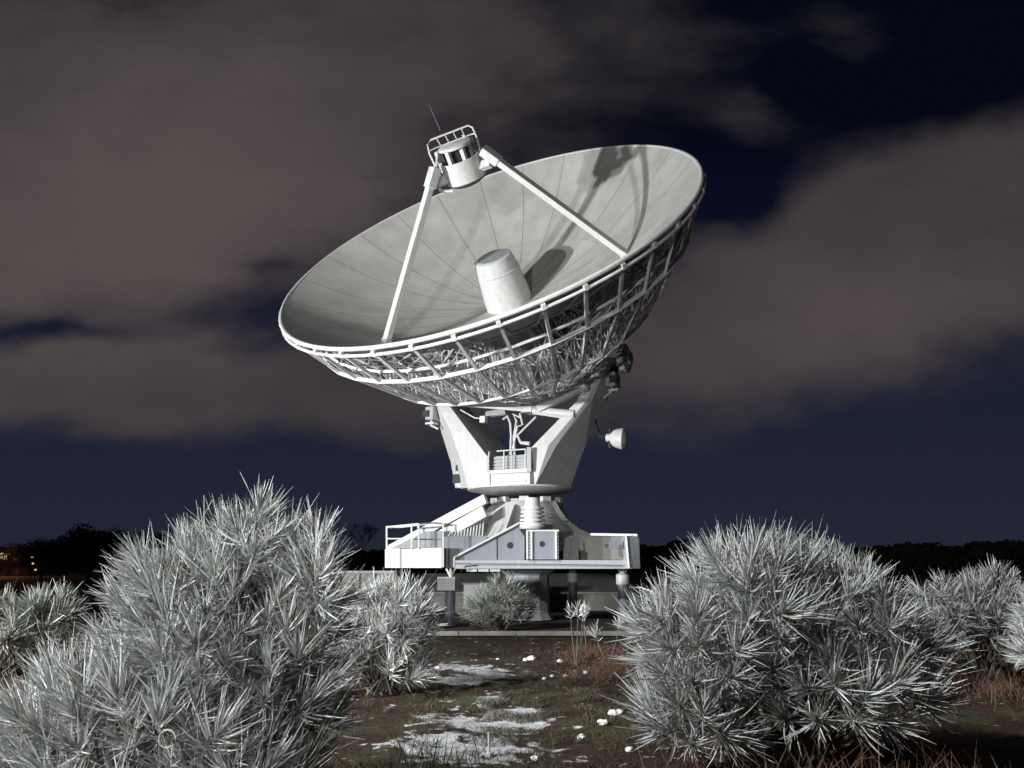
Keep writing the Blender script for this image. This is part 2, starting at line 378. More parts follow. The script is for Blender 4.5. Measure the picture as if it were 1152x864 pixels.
# gear on the arm sides
def gearbox(x, z, d):
    s = 1 if x > 0 else -1
    m = MB(); m.box(loc(x, d, z), ex, ey, EZ, .30, .5, .42); g = m.build('gearbox', LGREY, tel, bevel=.03)
    m = MB(); m.box(loc(x+.1*s, d+.27, z-.02), ex, ey, EZ, .22,.06,.2); m.build('cover_plate', DARK, g); m = MB(); m.lathe(loc(x+.05*s, d, z+.18), EZ, [(.12,0),(.12,.2),(.08,.24)], 16); m.build('motor', DARK, g)
    m = MB(); m.tube([loc(x,d+.1,z-.17), loc(x-.02*s,d+.15,z-.38), loc(x-.25*s,d+.1,z-.5)], .035, 6); m.box(loc(x+.05*s,d,z-.3), ex, ey, EZ, .3,.3,.06); m.build('cable', WHITE, g)
for gp, gd in (((689.5,428), 0.0), ((487.5,466), .45)):
    q = Y(*gp, gd); gearbox((q-O).dot(ex), q.z, gd)
m = MB(); m.lathe(loc(3.02,0,7.35), ex, [(.42,-.02),(.42,.16),(.2,.2),(.2,.28)], 28); m.build('bearing_cap', LGREY, tel, smooth=True)
m = MB(); m.lathe(loc(-3.02,0,7.35), ex, [(.42,.02),(.42,-.16),(.2,-.2)], 28); m.build('bearing_cap', LGREY, tel, smooth=True)
# cables and equipment in the V of the fork
K = Y(600, 459, 1.0)
m = MB(); m.bar(Y(494,450,.6), K, .18, .26); m.build('elevation_beam', WHITE, tel)
m = MB(); m.bar(Y(606,460,1.0), Y(656,433,.9), .26, .24); m.lathe(Y(652,436,.9), (Y(662,430,.9)-Y(652,436,.9)), [(.16,0),(.2,.05),(.2,.2),(.12,.25)], 14); m.build('elevation_beam', WHITE, tel)
m = MB(); m.tube([Y(600,462,.95), Y(646,466,.8)], .12, 10); m.build('jack_screw', WHITE, tel, smooth=True)
m = MB(); m.tube([Y(602,465,1.0), Y(642,471,.8)], .035, 6); m.build('push_rod', WHITE, tel, smooth=True)
m = MB(); m.box(K+ey*.25, ex, ey, EZ, .75, .6, .22); m.bar(K+ey*.3, C+n_*-4.7+v_*.6, .5, .4); m.build('counterweight_frame', LGREY, tel)
for pts in (((574,512),(575,490),(574,476),(571,468),(566,472)), ((579,512),(578,492),(581,474),(577,466),(586,470)), ((577,505),(582,480),(588,478),(585,465))):
    m = MB(); m.tube([Y(x, y, .95) for x, y in pts], .035, 6); m.build('cable', WHITE, tel, smooth=True)
m = MB(); m.tube([Y(579,493,1.0), Y(603,469,1.0)], .03, 6); m.build('stay_rod', WHITE, tel)
m = MB(); m.tube([Y(582,489,1.0), Y(586,498,1.0), Y(596,499,1.0)], [.03,.05,.06], 8); m.build('limit_switch', WHITE, tel)
m = MB(); m.tube([Y(518,461,.8), Y(534,470,.85), Y(541,471,.9)], .025, 6); m.box(Y(544,472,.9), ex, ey, EZ, .18,.18,.2); m.build('lamp_box', WHITE, tel, bevel=.02)
m = MB(); m.tube([Y(548,466,.7), Y(570,463,.8)], .1, 8); m.build('motor_tube', LGREY, tel)
m = MB()
for x in (-.5, -.25, 0, .25, .5): m.lathe(loc(x, 1.132, 3.86), -ey, [(.022,0),(.022,.012)], 8)
m.bar(loc(-.56, 1.135, 3.93), loc(.56, 1.135, 3.93), .012)
m.build('bolt_row', LGREY, tel)
m = MB(); m.tube([P(512,634,20.45), P(560,634.5,20.45), P(590,634.5,20.45), P(640,635,20.45), P(700,636,20.45)], .016, 6); m.build('conduit', STEEL, tel)
m = MB(); m.tube([P(519,652,20.7), P(519,642,20.6), P(524,637,20.5), P(535,636,20.46)], .016, 6); m.build('conduit', DARK, tel)
# small horn on the far right side
hp = P(691, 493, 20.6); hd = Vector((.93,-.33,-.12)).normalized()
m = MB(); m.lathe(hp, hd, [(.10,-.22),(.13,-.1),(.22,-.02),(.26,.08),(.29,.22),(.29,.25),(.20,.33),(.05,.36)], 24)
ho = m.build('small_horn_antenna', WHITE, tel, smooth=True)
m = MB(); m.tube([hp+Vector((-.12,0,.02)), hp+Vector((-.35,.3,.1)), loc(2.2,.2,5.6)], .05, 8); m.tube([hp+Vector((-.1,0,.25)), hp+Vector((-.14,0,0)), hp+Vector((-.12,0,-.28))], .05, 8); m.build('mount_arm', DARK, ho)
# --- pedestal
m = MB(); m.lathe(O, EZ, [(1.05,3.20),(1.05,3.28),(.90,3.30),(.90,3.42)], 40); m.build('bearing_ring', LGREY, tel, smooth=True)
for k in range(10):
    m = MB(); a = 2*math.pi*k/10+.2; m.box(O+Vector((math.cos(a)*1.0, math.sin(a)*1.0, 3.40)), Vector((math.cos(a),math.sin(a),0)), Vector((-math.sin(a),math.cos(a),0)), EZ, .16,.26,.14)
    m.build('bolt_block', WHITE, tel)
m = MB(); m.lathe(O, EZ, [(1.9,1.95),(1.62,2.25),(1.38,2.55),(1.2,2.85),(1.1,3.1),(1.03,3.32)], 40); m.build('pedestal_cone', mat('pedestal_paint', (.58,.58,.56), .55, .12, 1.5, streak=True), tel, smooth=True)
m = MB()
for k in range(8):
    a = 2*math.pi*k/8+.45
    if math.cos(a) > .1: continue
    d = Vector((math.cos(a),math.sin(a),0)); t = Vector((-d.y,d.x,0))*.035
    m = MB(); m.prism([O+d*1.0+EZ*3.26-t/2, O+d*1.22+EZ*3.2-t/2, O+d*1.9+EZ*2.55-t/2, O+d*2.1+EZ*1.95-t/2, O+d*1.2+EZ*1.95-t/2], t)
    m.build('gusset', WHITE, tel)
m = MB(); m.prism([P(606,563,21.9), P(625,563,21.9), P(631,575,21.9), P(640,586,21.9), P(652,595,21.9), P(668,602,21.9), P(668,612,21.9), P(606,612,21.9)], Vector((.02,.04,0))); m.build('flared_web', mat('web_shade_paint', (.2,.2,.175), .6, .12, 1.5, streak=True), tel)  # dark olive tone paints in the shade right of the pedestal
bx = P(599, 590, 20.75)
m = MB(); prof = []
for i in range(5): prof += [(.30+(4-i)*.012, .0+i*.105), (.30+(4-i)*.012, .055+i*.105), (.235, .068+i*.105), (.235, .10+i*.105)]
m.lathe(Vector((bx.x, bx.y, 2.62)), EZ, [(.31,-.1),(.36,-.03)] + prof + [(.2,.53),(.2,.72)], 28); m.build('cable_wrap', WHITE, tel, smooth=True)
m = MB(); m.lathe(Vector((bx.x, bx.y, 2.36)), EZ, [(.25,0),(.30,.08),(.37,.16)], 24); m.build('rubber_boot', DARK, tel, smooth=True)
m = MB(); m.lathe(O, EZ, [(.75,.1),(.62,.3),(.62,1.3),(.9,1.5)], 12); m.build('centre_column', LGREY, tel)
# --- platform: a frame of deep plate beams on piles
ZB = 1.50
def pw(px, py, Yd): return P(px, py, Yd)
def plate(pix, Yd, depth, name, mt, parent=tel, label=None, bevel=.0, tilt=0):
    m = MB(); pts = [P(px, py, Yd + (px-576)*tilt) for px, py in pix]; m.prism(pts, Vector((0, depth, 0))); return m.build(name, mt, parent, label, bevel=bevel)
fp = plate([(511,637),(511,627),(584,589),(590,589),(590,630)], 20.70, .06, 'front_plate', GREY, bevel=0)
plate([(497,638),(497,604),(540,602),(548,606),(511,626),(511,637)], 20.86, .06, 'side_plate', GREY)
m = MB()
e1 = [P(511,638,20.62), P(511,627,20.62), P(584,588.5,20.62), P(597,588.5,20.62)]
for i in range(3): m.bar(e1[i]+Vector((0,.1,0)), e1[i+1]+Vector((0,.1,0)), .05, .26, up=(0,1,0))
m.build('edge_flange', WHITE, fp)
m = MB()
for px in (559,): m.bar(P(px,600,20.69), P(px,629.5,20.69), .018)
m.lathe(P(574,613.5,20.70), Vector((0,-1,0)), [(.085,0),(.085,.006)], 20)
m.build('port_hole', DARK, fp)
m = MB(); q = P(712, 640, 20.5); w = P(511, 640, 20.5)
m.prism([Vector((w.x, 20.52, 1.50)), Vector((q.x-.02, 20.52, 1.50)), Vector((q.x-.02, 20.52, 1.72)), Vector((w.x, 20.52, 1.72))], Vector((0,.14,0)))
m.build('bottom_beam', LGREY, tel, bevel=.01)
# junction cabinet
m = MB(); a = P(592,597.5,20.45); b = P(629,631,20.45)
m.prism([Vector((a.x,20.42,1.735)), Vector((b.x,20.42,1.735)), Vector((b.x,20.42,a.z)), Vector((a.x,20.42,a.z))], Vector((0,.5,0)))
cb = m.build('junction_cabinet', GREY, tel, bevel=.01)
m = MB()
for x in (a.x+.02, a.x+.13, b.x-.08): m.bar(Vector((x,20.39,1.74)), Vector((x,20.39,a.z-.01)), .05, .05)
m.bar(Vector((a.x,20.40,a.z+.012)), Vector((b.x,20.40,a.z+.012)), .04)
for i in range(9):
    for x in (a.x+.075, b.x-.03): m.box(Vector((x,20.41,1.8+i*.085)), RT, Vector((0,1,0)), EZ, .03,.03,.03)
m.build('cabinet_frame', WHITE, cb)
m = MB(); m.lathe(P(610,612,20.42), Vector((0,-1,0)), [(.075,0),(.075,.006)], 18); m.build('port_hole', DARK, cb); m = MB(); m.lathe(P(627,607,20.42), Vector((0,-1,0)), [(.03,0),(.03,.006)], 12); m.build('port_hole', DARK, cb)
# right hand deep bay
zr = 2.36; xr = 3.30
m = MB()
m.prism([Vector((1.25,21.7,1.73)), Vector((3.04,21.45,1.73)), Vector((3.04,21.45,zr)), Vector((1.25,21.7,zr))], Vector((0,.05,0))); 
m.build('web_plate', mat('bay_shade_paint', (.20,.195,.175), .6, .15, 1.5, streak=True), tel)  # colour darkened to carry the shade inside the right bay
m = MB(); m.prism([Vector((1.34,20.75,1.73)), Vector((1.78,21.35,1.73)), Vector((1.78,21.35,zr)), Vector((1.40,20.8,2.3))], Vector((.02,-.02,0))); m.build('stiffener', WHITE, tel)
m = MB(); m.prism([Vector((3.05,20.50,1.50)), Vector((3.36,20.70,1.50)), Vector((3.36,20.70,zr)), Vector((3.0,20.50,zr-.02))], Vector((0,2.6,0))); m.build('end_box', LGREY, tel, bevel=.01)
m = MB(); m.bar(Vector((2.1,20.9,zr+.03)), Vector((3.3,20.62,zr+.0)), .10, .06); m.bar(Vector((3.02,20.46,1.52)), Vector((2.97,20.46,zr)), .05,.05); m.build('top_flange', WHITE, tel)
m = MB(); m.box(Vector((2.72,21.0,2.12)), RT, Vector((0,1,0)), EZ, .26,.14,.2); m.build('terminal_box', STEEL, tel)
# deck and side beams going back
m = MB()
m.prism([Vector((-2.2,20.95,1.52)), Vector((3.0,20.95,1.52)), Vector((3.0,25.4,1.52)), Vector((-2.2,25.4,1.52))], EZ*.12)
m.build('deck_slab', LGREY, tel)
# left bay: white parapet beam, stair struts, railing
wl = plate([(433,639),(433,618),(497,616),(497,639)], 18.98, .10, 'parapet_beam', WHITE, tilt=-.018, bevel=.008)
def LY(px): return 18.92 - (px-576)*.018
m = MB(); a = P(433.5,638,21.62); m.prism([a, a+Vector((.06,0,0)), Vector((a.x+.06,a.y,2.0)), Vector((a.x,a.y,2.0))], Vector((0,2.0,0))); m.build('parapet_return', WHITE, tel)
m = MB(); m.bar(P(450,617,LY(450)), P(450,638.5,LY(450)), .02); m.build('seam', LGREY, wl)
for a, b, h in ((P(438,619,23.0), P(547,561,21.5), .27), (P(488,608,22.0), P(546,575,21.35), .32)):
    m = MB(); m.bar(a, b, .14, h); m.build('diagonal_strut', WHITE, tel, bevel=.01)
m = MB(); m.prism([P(497,606,21.6), P(545,601,21.8), P(545,578,21.8)], Vector((0,.03,0)))
pl = m.build('ribbed_panel', LGREY, tel)
m = MB()
for i in range(12):
    x = 505+i*3.4; m.bar(P(x,603,21.58), P(x+1.5,603-(x-497)*.42,21.62), .035)
m.build('panel_rib', WHITE, pl)
m = MB()
for px, pt in ((435,592),(463,590),(471,589)): m.bar(P(px,pt,LY(px)), P(px,618,LY(px)), .045)
m.bar(P(498.5,588,20.3), P(498.5,638,20.3), .04)
m.bar(P(435,593,LY(435)), P(471,589.5,LY(471)), .045); m.bar(P(471,589.5,LY(471)), P(492,588,22.5), .04); m.bar(P(435,606,LY(435)), P(466,606,LY(466)), .035)
m.bar(P(435,593,LY(435)), P(440,594.5,23.5), .04); m.bar(P(440,594.5,23.5), P(492,588,22.8), .04); m.bar(P(470,590,23.2), P(470,614,23.2), .04)
m.build('guard_railing', WHITE, tel)
m = MB(); m.prism([P(440,617,21.5), P(497,616,21.5), P(497,597,21.5), P(478,598,21.5)], Vector((0,.1,0))); m.build('lattice_panel', LGREY, tel)
# underside cable tray
m = MB()
for i in range(3): m.box(P(531+i*13,641.5,20.9), RT, Vector((0,1,0)), EZ, .27,.3,.07)
m.build('cable_tray', WHITE, tel)
# piles
def pile(px, py, Yd, r, cap, wide=0):
    b = P(px, py, Yd); m = MB(); m.lathe(Vector((b.x,b.y,0)), EZ, [(r*1.25,.02),(r*1.25,.1),(r,.12),(r,1.12)], 20); o = m.build('platform_leg', STEEL, tel, smooth=True)
    m = MB()
    if wide: m.box(Vector((b.x-.1,b.y,1.12)), RT, Vector((0,1,0)), EZ, .46,.4,.34)
    else: m.lathe(Vector((b.x,b.y,0)), EZ, [(r*1.25,1.06),(r*1.25,1.32),(r*.8,1.36)], 20)
    m.build('leg_cap', WHITE, o)
    m = MB()
    for s in (-1,1):
        m.bar(Vector((b.x,b.y,1.28)), Vector((b.x+s*.12,b.y,1.505)), .05); m.bar(Vector((b.x,b.y,1.28)), Vector((b.x,b.y+s*.12,1.505)), .05)
    m.build('jack_bolt', WHITE, o)
pile(506,702,20.9,.135,0,1); pile(645,690,24.6,.135,0); pile(702,698,22.3,.15,0)
# ------------------------------------------------------------------ GROUND
def smooth(x, a, b):
    t = np.clip((x-a)/(b-a), 0, 1); return t*t*(3-2*t)
def gz(x, y):
    d = math.hypot(x, y)
    z = .07*mn.noise(Vector((x*.5, y*.5, 0))) + .045*mn.noise(Vector((x*1.7, y*1.7, 3))) + .018*mn.noise(Vector((x*6, y*6, 7)))
    if 3 < d < 16: z += .008*mn.noise(Vector((x*17, y*17, 9)))
    k = float(smooth(y, 16.5, 18.8))
    if y > 60: z += min(6.0, (y-60)*.02)*.15
    return z*(1-k) + k*0.0 - .02
nx, ny = 360, 420
s = np.linspace(-1, 1, nx); xs = np.sinh(s*5.4)/math.sinh(5.4)*900
t = np.linspace(0, 1, ny); ys = np.concatenate([-np.linspace(60, .5, 12), 0 + np.sinh(t*5.2)/math.sinh(5.2)*900*1.0])
V = [(x*(1 if True else 1), y, gz(x, y)) for y in ys for x in xs]
nY = len(ys); idx = np.arange(nY*nx).reshape(nY, nx)
Fq = np.stack([idx[:-1,:-1], idx[:-1,1:], idx[1:,1:], idx[1:,:-1]], -1).reshape(-1,4)
def ground_mat():
    m = bpy.data.materials.new('scrubby_earth'); m.use_nodes = True; nt = m.node_tree; N = nt.nodes; L = nt.links; b = N['Principled BSDF']
    b.inputs['Roughness'].default_value = .9; b.inputs['Specular IOR Level'].default_value = .2
    geo = N.new('ShaderNodeNewGeometry'); 
    def noi(sc, det=6, rough=.6):
        n = N.new('ShaderNodeTexNoise'); n.inputs['Scale'].default_value = sc; n.inputs['Detail'].default_value = det; n.inputs['Roughness'].default_value = rough; L.new(geo.outputs['Position'], n.inputs['Vector']); return n.outputs['Fac']
    def ramp(src, stops):
        r = N.new('ShaderNodeValToRGB'); e = r.color_ramp.elements
        e[0].position, e[0].color = stops[0]; e[1].position, e[1].color = stops[-1]
        for p, c in stops[1:-1]: q = e.new(p); q.color = c
        L.new(src, r.inputs[0]); return r.outputs[0]
    base = ramp(noi(1.3), [(.3,(.03,.018,.012,1)), (.5,(.055,.032,.02,1)), (.62,(.06,.06,.03,1)), (.75,(.10,.075,.05,1))])
    fine = ramp(noi(22, 4, .7), [(.35,(.35,.35,.35,1)), (.7,(1.5,1.5,1.5,1))])
    mu = N.new('ShaderNodeVectorMath'); mu.operation = 'MULTIPLY'; L.new(base, mu.inputs[0]); L.new(fine, mu.inputs[1])
    def M(op, a, bb=None):
        n = N.new('ShaderNodeMath'); n.operation = op
        for i, x in enumerate((a, bb)):
            if x is None: continue
            if isinstance(x, (int, float)): n.inputs[i].default_value = x
            else: L.new(x, n.inputs[i])
        return n.outputs[0]
    sp = N.new('ShaderNodeSeparateXYZ'); L.new(geo.outputs['Position'], sp.inputs[0])
    # bare chalky track, worn patches of pale limestone
    tot = None
    for px, py, w, h in ((525,806,52,9),(575,815,42,14),(552,786,18,7),(500,832,40,9),(545,845,60,13),(520,762,40,5),(540,752,30,4),(505,748,34,3),(498,775,22,3),(530,768,28,3),(560,758,16,3), (475,838,30,12),(590,800,22,8)):
        c = P(px, py, 10); d = ray(px, py); k = -1.7/d.z if d.z < 0 else 10; gx, gy = d.x*k, d.y*k
        rx = w/865*gy*1.0; d2 = ray(px, py-h); k2 = -1.7/d2.z; ry = max(.10, d2.y*k2-gy)
        a = M('DIVIDE', M('SUBTRACT', sp.outputs[0], gx), rx); q = M('DIVIDE', M('SUBTRACT', sp.outputs[1], gy), ry)
        g = M('EXPONENT', M('MULTIPLY', M('ADD', M('MULTIPLY', a, a), M('MULTIPLY', q, q)), -1))
        tot = g if tot is None else M('ADD', tot, g)
    nn = M('MULTIPLY', M('SUBTRACT', noi(3.6, 9, .66), .5), 4.4)
    mask = ramp(M('ADD', M('MINIMUM', tot, 1.1), nn), [(.50,(0,0,0,1)), (.72,(1,1,1,1))])
    pale = ramp(noi(9, 8, .7), [(.38,(.28,.28,.28,1)), (.58,(.66,.67,.68,1))])
    mx = N.new('ShaderNodeMix'); mx.data_type = 'RGBA'; L.new(mask, mx.inputs['Factor']); L.new(mu.outputs[0], mx.inputs['A']); L.new(pale, mx.inputs['B'])
    L.new(mx.outputs['Result'], b.inputs['Base Color'])
    bp = N.new('ShaderNodeBump'); bp.inputs['Strength'].default_value = .7; bp.inputs['Distance'].default_value = .04; L.new(noi(14, 8, .7), bp.inputs['Height']); L.new(bp.outputs[0], b.inputs['Normal'])
    return m
gm = ground_mat()
me = npmesh('ground', V, Fq, gm)
for p in me.polygons: p.use_smooth = True
go = bpy.data.objects.new('ground', me); col.objects.link(go); tag(go, 'dark scrubby earth with pale worn chalky patches', kind='structure')
# concrete pad with kerb
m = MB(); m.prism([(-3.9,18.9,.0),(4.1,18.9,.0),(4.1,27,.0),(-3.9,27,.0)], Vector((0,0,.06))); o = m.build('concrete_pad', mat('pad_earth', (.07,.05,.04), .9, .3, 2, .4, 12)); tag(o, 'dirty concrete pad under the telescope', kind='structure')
m = MB()
for i in range(6): m.prism([(-3.9+i*1.335,18.75,.0),(-3.9+i*1.335+1.32,18.75,.0),(-3.9+i*1.335+1.32,18.9,.0),(-3.9+i*1.335,18.9,.0)], Vector((0,0,.10)))
o = m.build('kerb', CONC, bevel=.01); tag(o, 'pale concrete kerb along the front of the pad', kind='structure')
# ------------------------------------------------------------------ low shed and container, box
t = thing('low_shed', (2.1, 27.5, 0), 'low dim concrete building with sloping grey roof seen beneath the platform', 'shed')
m = MB(); m.prism([(-3.2,27,0),(4.3,27,0),(4.3,30,0),(-3.2,30,0)], EZ*.62); m.build('wall', SHEDM, t)
m = MB(); m.add([(-3.4,26.7,.68),(4.6,26.7,.68),(3.5,29.5,1.25),(-3.3,29.5,1.25),(-3.4,26.7,.62),(4.6,26.7,.62),(3.5,29.5,1.19),(-3.3,29.5,1.19)], [(0,1,2,3),(7,6,5,4),(0,4,5,1),(1,5,6,2),(2,6,7,3),(3,7,4,0)]); m.build('roof', ROOFM, t)
for x in (-.5, 1.25, 2.1):
    m = MB(); m.bar((x,26.98,.02),(x,26.98,.6),.05); m.build('wall_joint', CONC, t)
t = thing('equipment_box', (-1.0, 23.9, .06), 'pale grey box partly hidden behind the small bush under the platform', 'box')
m = MB(); m.prism([(-1.45,23.9,.06),(-.75,23.9,.06),(-.75,24.5,.06),(-1.45,24.5,.06)], EZ*.95); m.build('cabinet', LGREY, t, bevel=.01)
m = MB(); m.prism([(-1.5,23.85,1.012),(-.70,23.85,1.012),(-.70,24.55,1.012),(-1.5,24.55,1.012)], EZ*.05); m.build('lid', ROOFM, t)
a = P(360,642,18.2); b = P(443,642,18.2)
t = thing('storage_container', (a.x, 18.2, 0), 'pale grey panelled metal container left of the telescope platform', 'container')
m = MB(); m.prism([(a.x,18.2,.02),(b.x,18.2,.02),(b.x,18.75,.02),(a.x,18.75,.02)], EZ*(a.z-.08)); m.build('body', CONT, t, bevel=.01)
m = MB()
for f in (.0, .27, .53, .74, 1): m.bar((a.x+(b.x-a.x)*f,18.18,.05),(a.x+(b.x-a.x)*f,18.18,a.z-.06),.03)
m.bar((a.x-.03,18.17,a.z-.03),(b.x+.03,18.17,a.z-.03),.07,.06); m.bar((b.x+.02,18.18,a.z-.03),(b.x+.02,18.75,a.z-.03),.06)
for f in (.1,.28,.73): m.bar((a.x+(b.x-a.x)*f,18.2,a.z),(a.x+(b.x-a.x)*f,18.2,a.z+.09),.02)
m.build('frame', CONC, t)
m = MB(); m.tube([(a.x-.38,18.1,0),(a.x-.34,18.1,a.z-.08)],.025,6); m.tube([(a.x-.34,18.1,a.z-.08),(a.x,18.16,a.z-.02)],.02,6); m.build('tie_pole', WHITE, t)
# ------------------------------------------------------------------ SHRUBS
nrg = np.random.default_rng(11)
def unit(a): return a/np.maximum(np.linalg.norm(a, axis=-1, keepdims=True), 1e-9)
def tufts(centres, dirs, leaves, L0, W0, spread=(15,75), stem=.14, seg=3, curve=.25):
    """linear leaves set spirally round the last part of each shoot"""
    T = len(centres); n = T*leaves
    c = np.repeat(centres, leaves, 0); d = np.repeat(unit(dirs), leaves, 0); sc = np.repeat(nrg.uniform(.75, 1.2, T), leaves)
    s = nrg.uniform(0, 1, n); ang = np.radians(spread[1] + (spread[0]-spread[1])*s + nrg.normal(0, 9, n))
    rnd = nrg.normal(size=(n,3)); side = unit(rnd - (rnd*d).sum(1)[:,None]*d)
    dr = unit(d*np.cos(ang)[:,None] + side*np.sin(ang)[:,None])
    base = c + d*((s-.6)*stem)[:,None]
    Ln = L0*sc*nrg.uniform(.6, 1.15, n)*(.8+.3*np.sin(np.pi*s)); W = W0*nrg.uniform(.7, 1.2, n)
    wv = unit(np.cross(dr, nrg.normal(size=(n,3)))); up = np.array([0,0,1.0])
    bend = (d*.5+up*.3 + nrg.normal(size=(n,3))*.45)*curve*1.3
    V = np.zeros((n, (seg+1)*2, 3))
    prof = [.55, 1.0, .85, .18] if seg == 3 else [.6, 1, .2]
    for k in range(seg+1):
        f = k/seg; p = base + dr*(Ln*f)[:,None] + bend*(Ln*f*f)[:,None]
        w = (W*prof[k]/2)[:,None]
        V[:,2*k] = p - wv*w; V[:,2*k+1] = p + wv*w
    b = (np.arange(n)*(seg+1)*2)[:,None]
    Fq = np.concatenate([b + np.array([[2*k, 2*k+1, 2*k+3, 2*k+2]]) for k in range(seg)], 0)
    return V.reshape(-1,3), Fq
def inside_lobes(p, lobes): return None
def shrub(name, base, lobes, ntuft, leaves, L0, W0, label, cat='shrub', group=None, matl=LEAF, nbranch=60, spread=(12,78), lean=0, twigs=0, zmin=.12, stem=.16, dmin=0):
    """lobes: (dx,dy,z,rx,ry,rz,weight) ellipsoids in metres relative to the base"""
    t = thing(name, base, label, cat, group)
    C_, D_ = [], []; tries = 0
    w = np.array([l[6] for l in lobes], float); w /= w.sum()
    while len(C_) < ntuft:
        l = lobes[nrg.choice(len(lobes), p=w)]
        q = unit(nrg.normal(size=3)); 
        if q[2] < -.55: continue
        rr = nrg.uniform(.5, 1.0)**.35
        wob = 1 + .16*mn.noise(Vector((q[0]*3+l[0], q[1]*3, q[2]*3+l[2])))
        p = np.array([l[0]+q[0]*l[3]*rr*wob, l[1]+q[1]*l[4]*rr*wob, l[2]+q[2]*l[5]*rr*wob])
        if p[2] < zmin: continue
        tries += 1
        if dmin and tries < ntuft*25 and C_ and (((np.array(C_)-p)**2).sum(1).min() < dmin*dmin): continue
        dd = unit(np.array([q[0], q[1], q[2]*.6+.55]) + nrg.normal(size=3)*.25 + np.array([lean,0,0]))
        C_.append(p); D_.append(dd)
    C_ = np.array(C_); D_ = np.array(D_)
    V, Fq = tufts(C_, D_, leaves, L0, W0, spread, stem=stem)
    me = npmesh('foliage', V, Fq, matl); o = bpy.data.objects.new('foliage', me); col.objects.link(o); o.parent = t
    m = MB()
    for i in nrg.choice(ntuft, min(nbranch, ntuft), replace=False):
        p = C_[i]; d = D_[i]; b0 = np.array([nrg.normal()*.08, nrg.normal()*.08, 0]); mid = b0*.4 + p*.6 - np.array([0,0,.15*p[2]]) + nrg.normal(size=3)*.05
        pre = p - d*.25*np.linalg.norm(p)*.5
        m.tube([b0, (b0+mid)/2 + np.array([0,0,.05]), mid, pre, p], [.016,.013,.010,.007,.005], 5, cap=False)
    t['_o'] = (0,0,0); m.build('branches', BARK, t); 
    if twigs:
        for i in nrg.choice(ntuft, twigs):
            m = MB(); p = C_[i]; d = unit(D_[i] + nrg.normal(size=3)*.6); L = nrg.uniform(.15,.42)
            k1 = p + d*L*.5 + nrg.normal(size=3)*.015; m.tube([p, k1, p + d*L + nrg.normal(size=3)*.03], [.006,.0045,.0025], 4, cap=False)
            m.build('dead_twig', TWIG, t)
    t['_o'] = tuple(base)
    return t
# big left bush
bl = shrub('silver_shrub', (-2.0, 5.0, 0), [(.18,0,1.22,.52,.6,.60,5), (.36,0,1.66,.24,.3,.34,1.3), (-.12,0,1.50,.24,.3,.32,.9), (-.50,-.1,.66,.36,.6,.46,2.8), (.80,-.1,1.45,.12,.25,.36,.6), (.62,-.15,.95,.32,.4,.40,1.4), (-1.0,-.2,.30,.40,.5,.34,1.6), (-.1,-.4,.60,.75,.45,.48,4), (.50,-.4,.45,.35,.4,.36,.9)],
    330, 78, .20, .0085, 'biggest silvery shrub, tallest of all, filling the lower left foreground', twigs=90, nbranch=120, stem=.18, spread=(10,72), dmin=.15)
# big right bush
br = shrub('silver_shrub', (2.15, 6.6, 0), [(-.15,0,1.22,.60,.6,.60,5), (-.66,-.1,.98,.44,.5,.46,4), (.55,-.1,1.15,.42,.5,.42,2.2), (.82,-.2,.82,.32,.4,.36,1.3), (-.70,-.2,.52,.36,.4,.30,1.5), (.30,-.35,.74,.5,.4,.38,1.6), (-.25,.0,1.5,.36,.4,.32,1.4)],
    165, 92, .25, .0105, 'large rounded silvery shrub in the right foreground over rusty dead grass', twigs=40, nbranch=90, zmin=.25, spread=(14,82), stem=.13, dmin=.19)
m = MB(); c_ = P(188, 831, 4.2); m.tube([c_ + Vector((math.cos(a)*.042, 0, math.sin(a)*.042)) for a in [2*math.pi*i/20 for i in range(19)]] + [c_+Vector((.03,0,-.05)), c_+Vector((.02,.05,-.25))], .004, 5)
bl['_o'] = (-2.0,5.0,0); m.build('curled_tendril', TWIG, bl)
# shrub behind the left one
g = 'smaller grey shrubs around the telescope'
shrub('grey_shrub', (-1.72, 10.8, 0), [(0,0,.80,.55,.5,.5,3), (-.45,0,.55,.5,.4,.45,1.4), (.35,0,.85,.3,.3,.5,1), (0,-.1,.3,.6,.4,.3,1.4)], 170, 44, .21, .011, 'grey shrub just right of the biggest shrub and left of the bare path', group=g, matl=LEAF, twigs=14)
shrub('grey_shrub', P(563,704,19.4)-Vector((0,0,P(563,704,19.4).z)), [(0,0,.55,.75,.6,.45,3), (0,0,.8,.5,.5,.35,2), (-.5,0,.45,.4,.4,.35,1)], 170, 36, .24, .014, 'small rounded grey bush standing under the middle of the platform', group=g, matl=LEAF2, zmin=.15)
shrub('grey_shrub', (-7.6, 12.2, 0), [(0,0,.65,.8,.7,.45,3), (.55,0,.75,.4,.5,.4,2), (-.9,0,.7,.6,.5,.5,1.5), (-1.6,0,.7,.7,.6,.5,1.5)], 210, 34, .24, .017, 'low blurred silvery bush at the far left edge in front of the dark trees', group=g, matl=LEAF2, zmin=.3)
shrub('grey_shrub', (6.6, 11.4, 0), [(0,0,.85,.65,.6,.5,3), (.35,0,1.12,.35,.4,.38,2), (-.45,0,.95,.35,.4,.42,1.5)], 190, 34, .22, .015, 'mid-size grey bush behind the right foreground shrub against the dark tree line', group=g, matl=LEAF, zmin=.35)
shrub('grey_shrub', (7.0, 10.2, 0), [(0,0,.80,.4,.5,.5,3), (.5,0,.9,.5,.5,.5,1.5), (-.25,0,.6,.3,.3,.3,1)], 150, 34, .21, .014, 'grey bush cut by the right edge of the picture', group=g, matl=LEAF, zmin=.25)
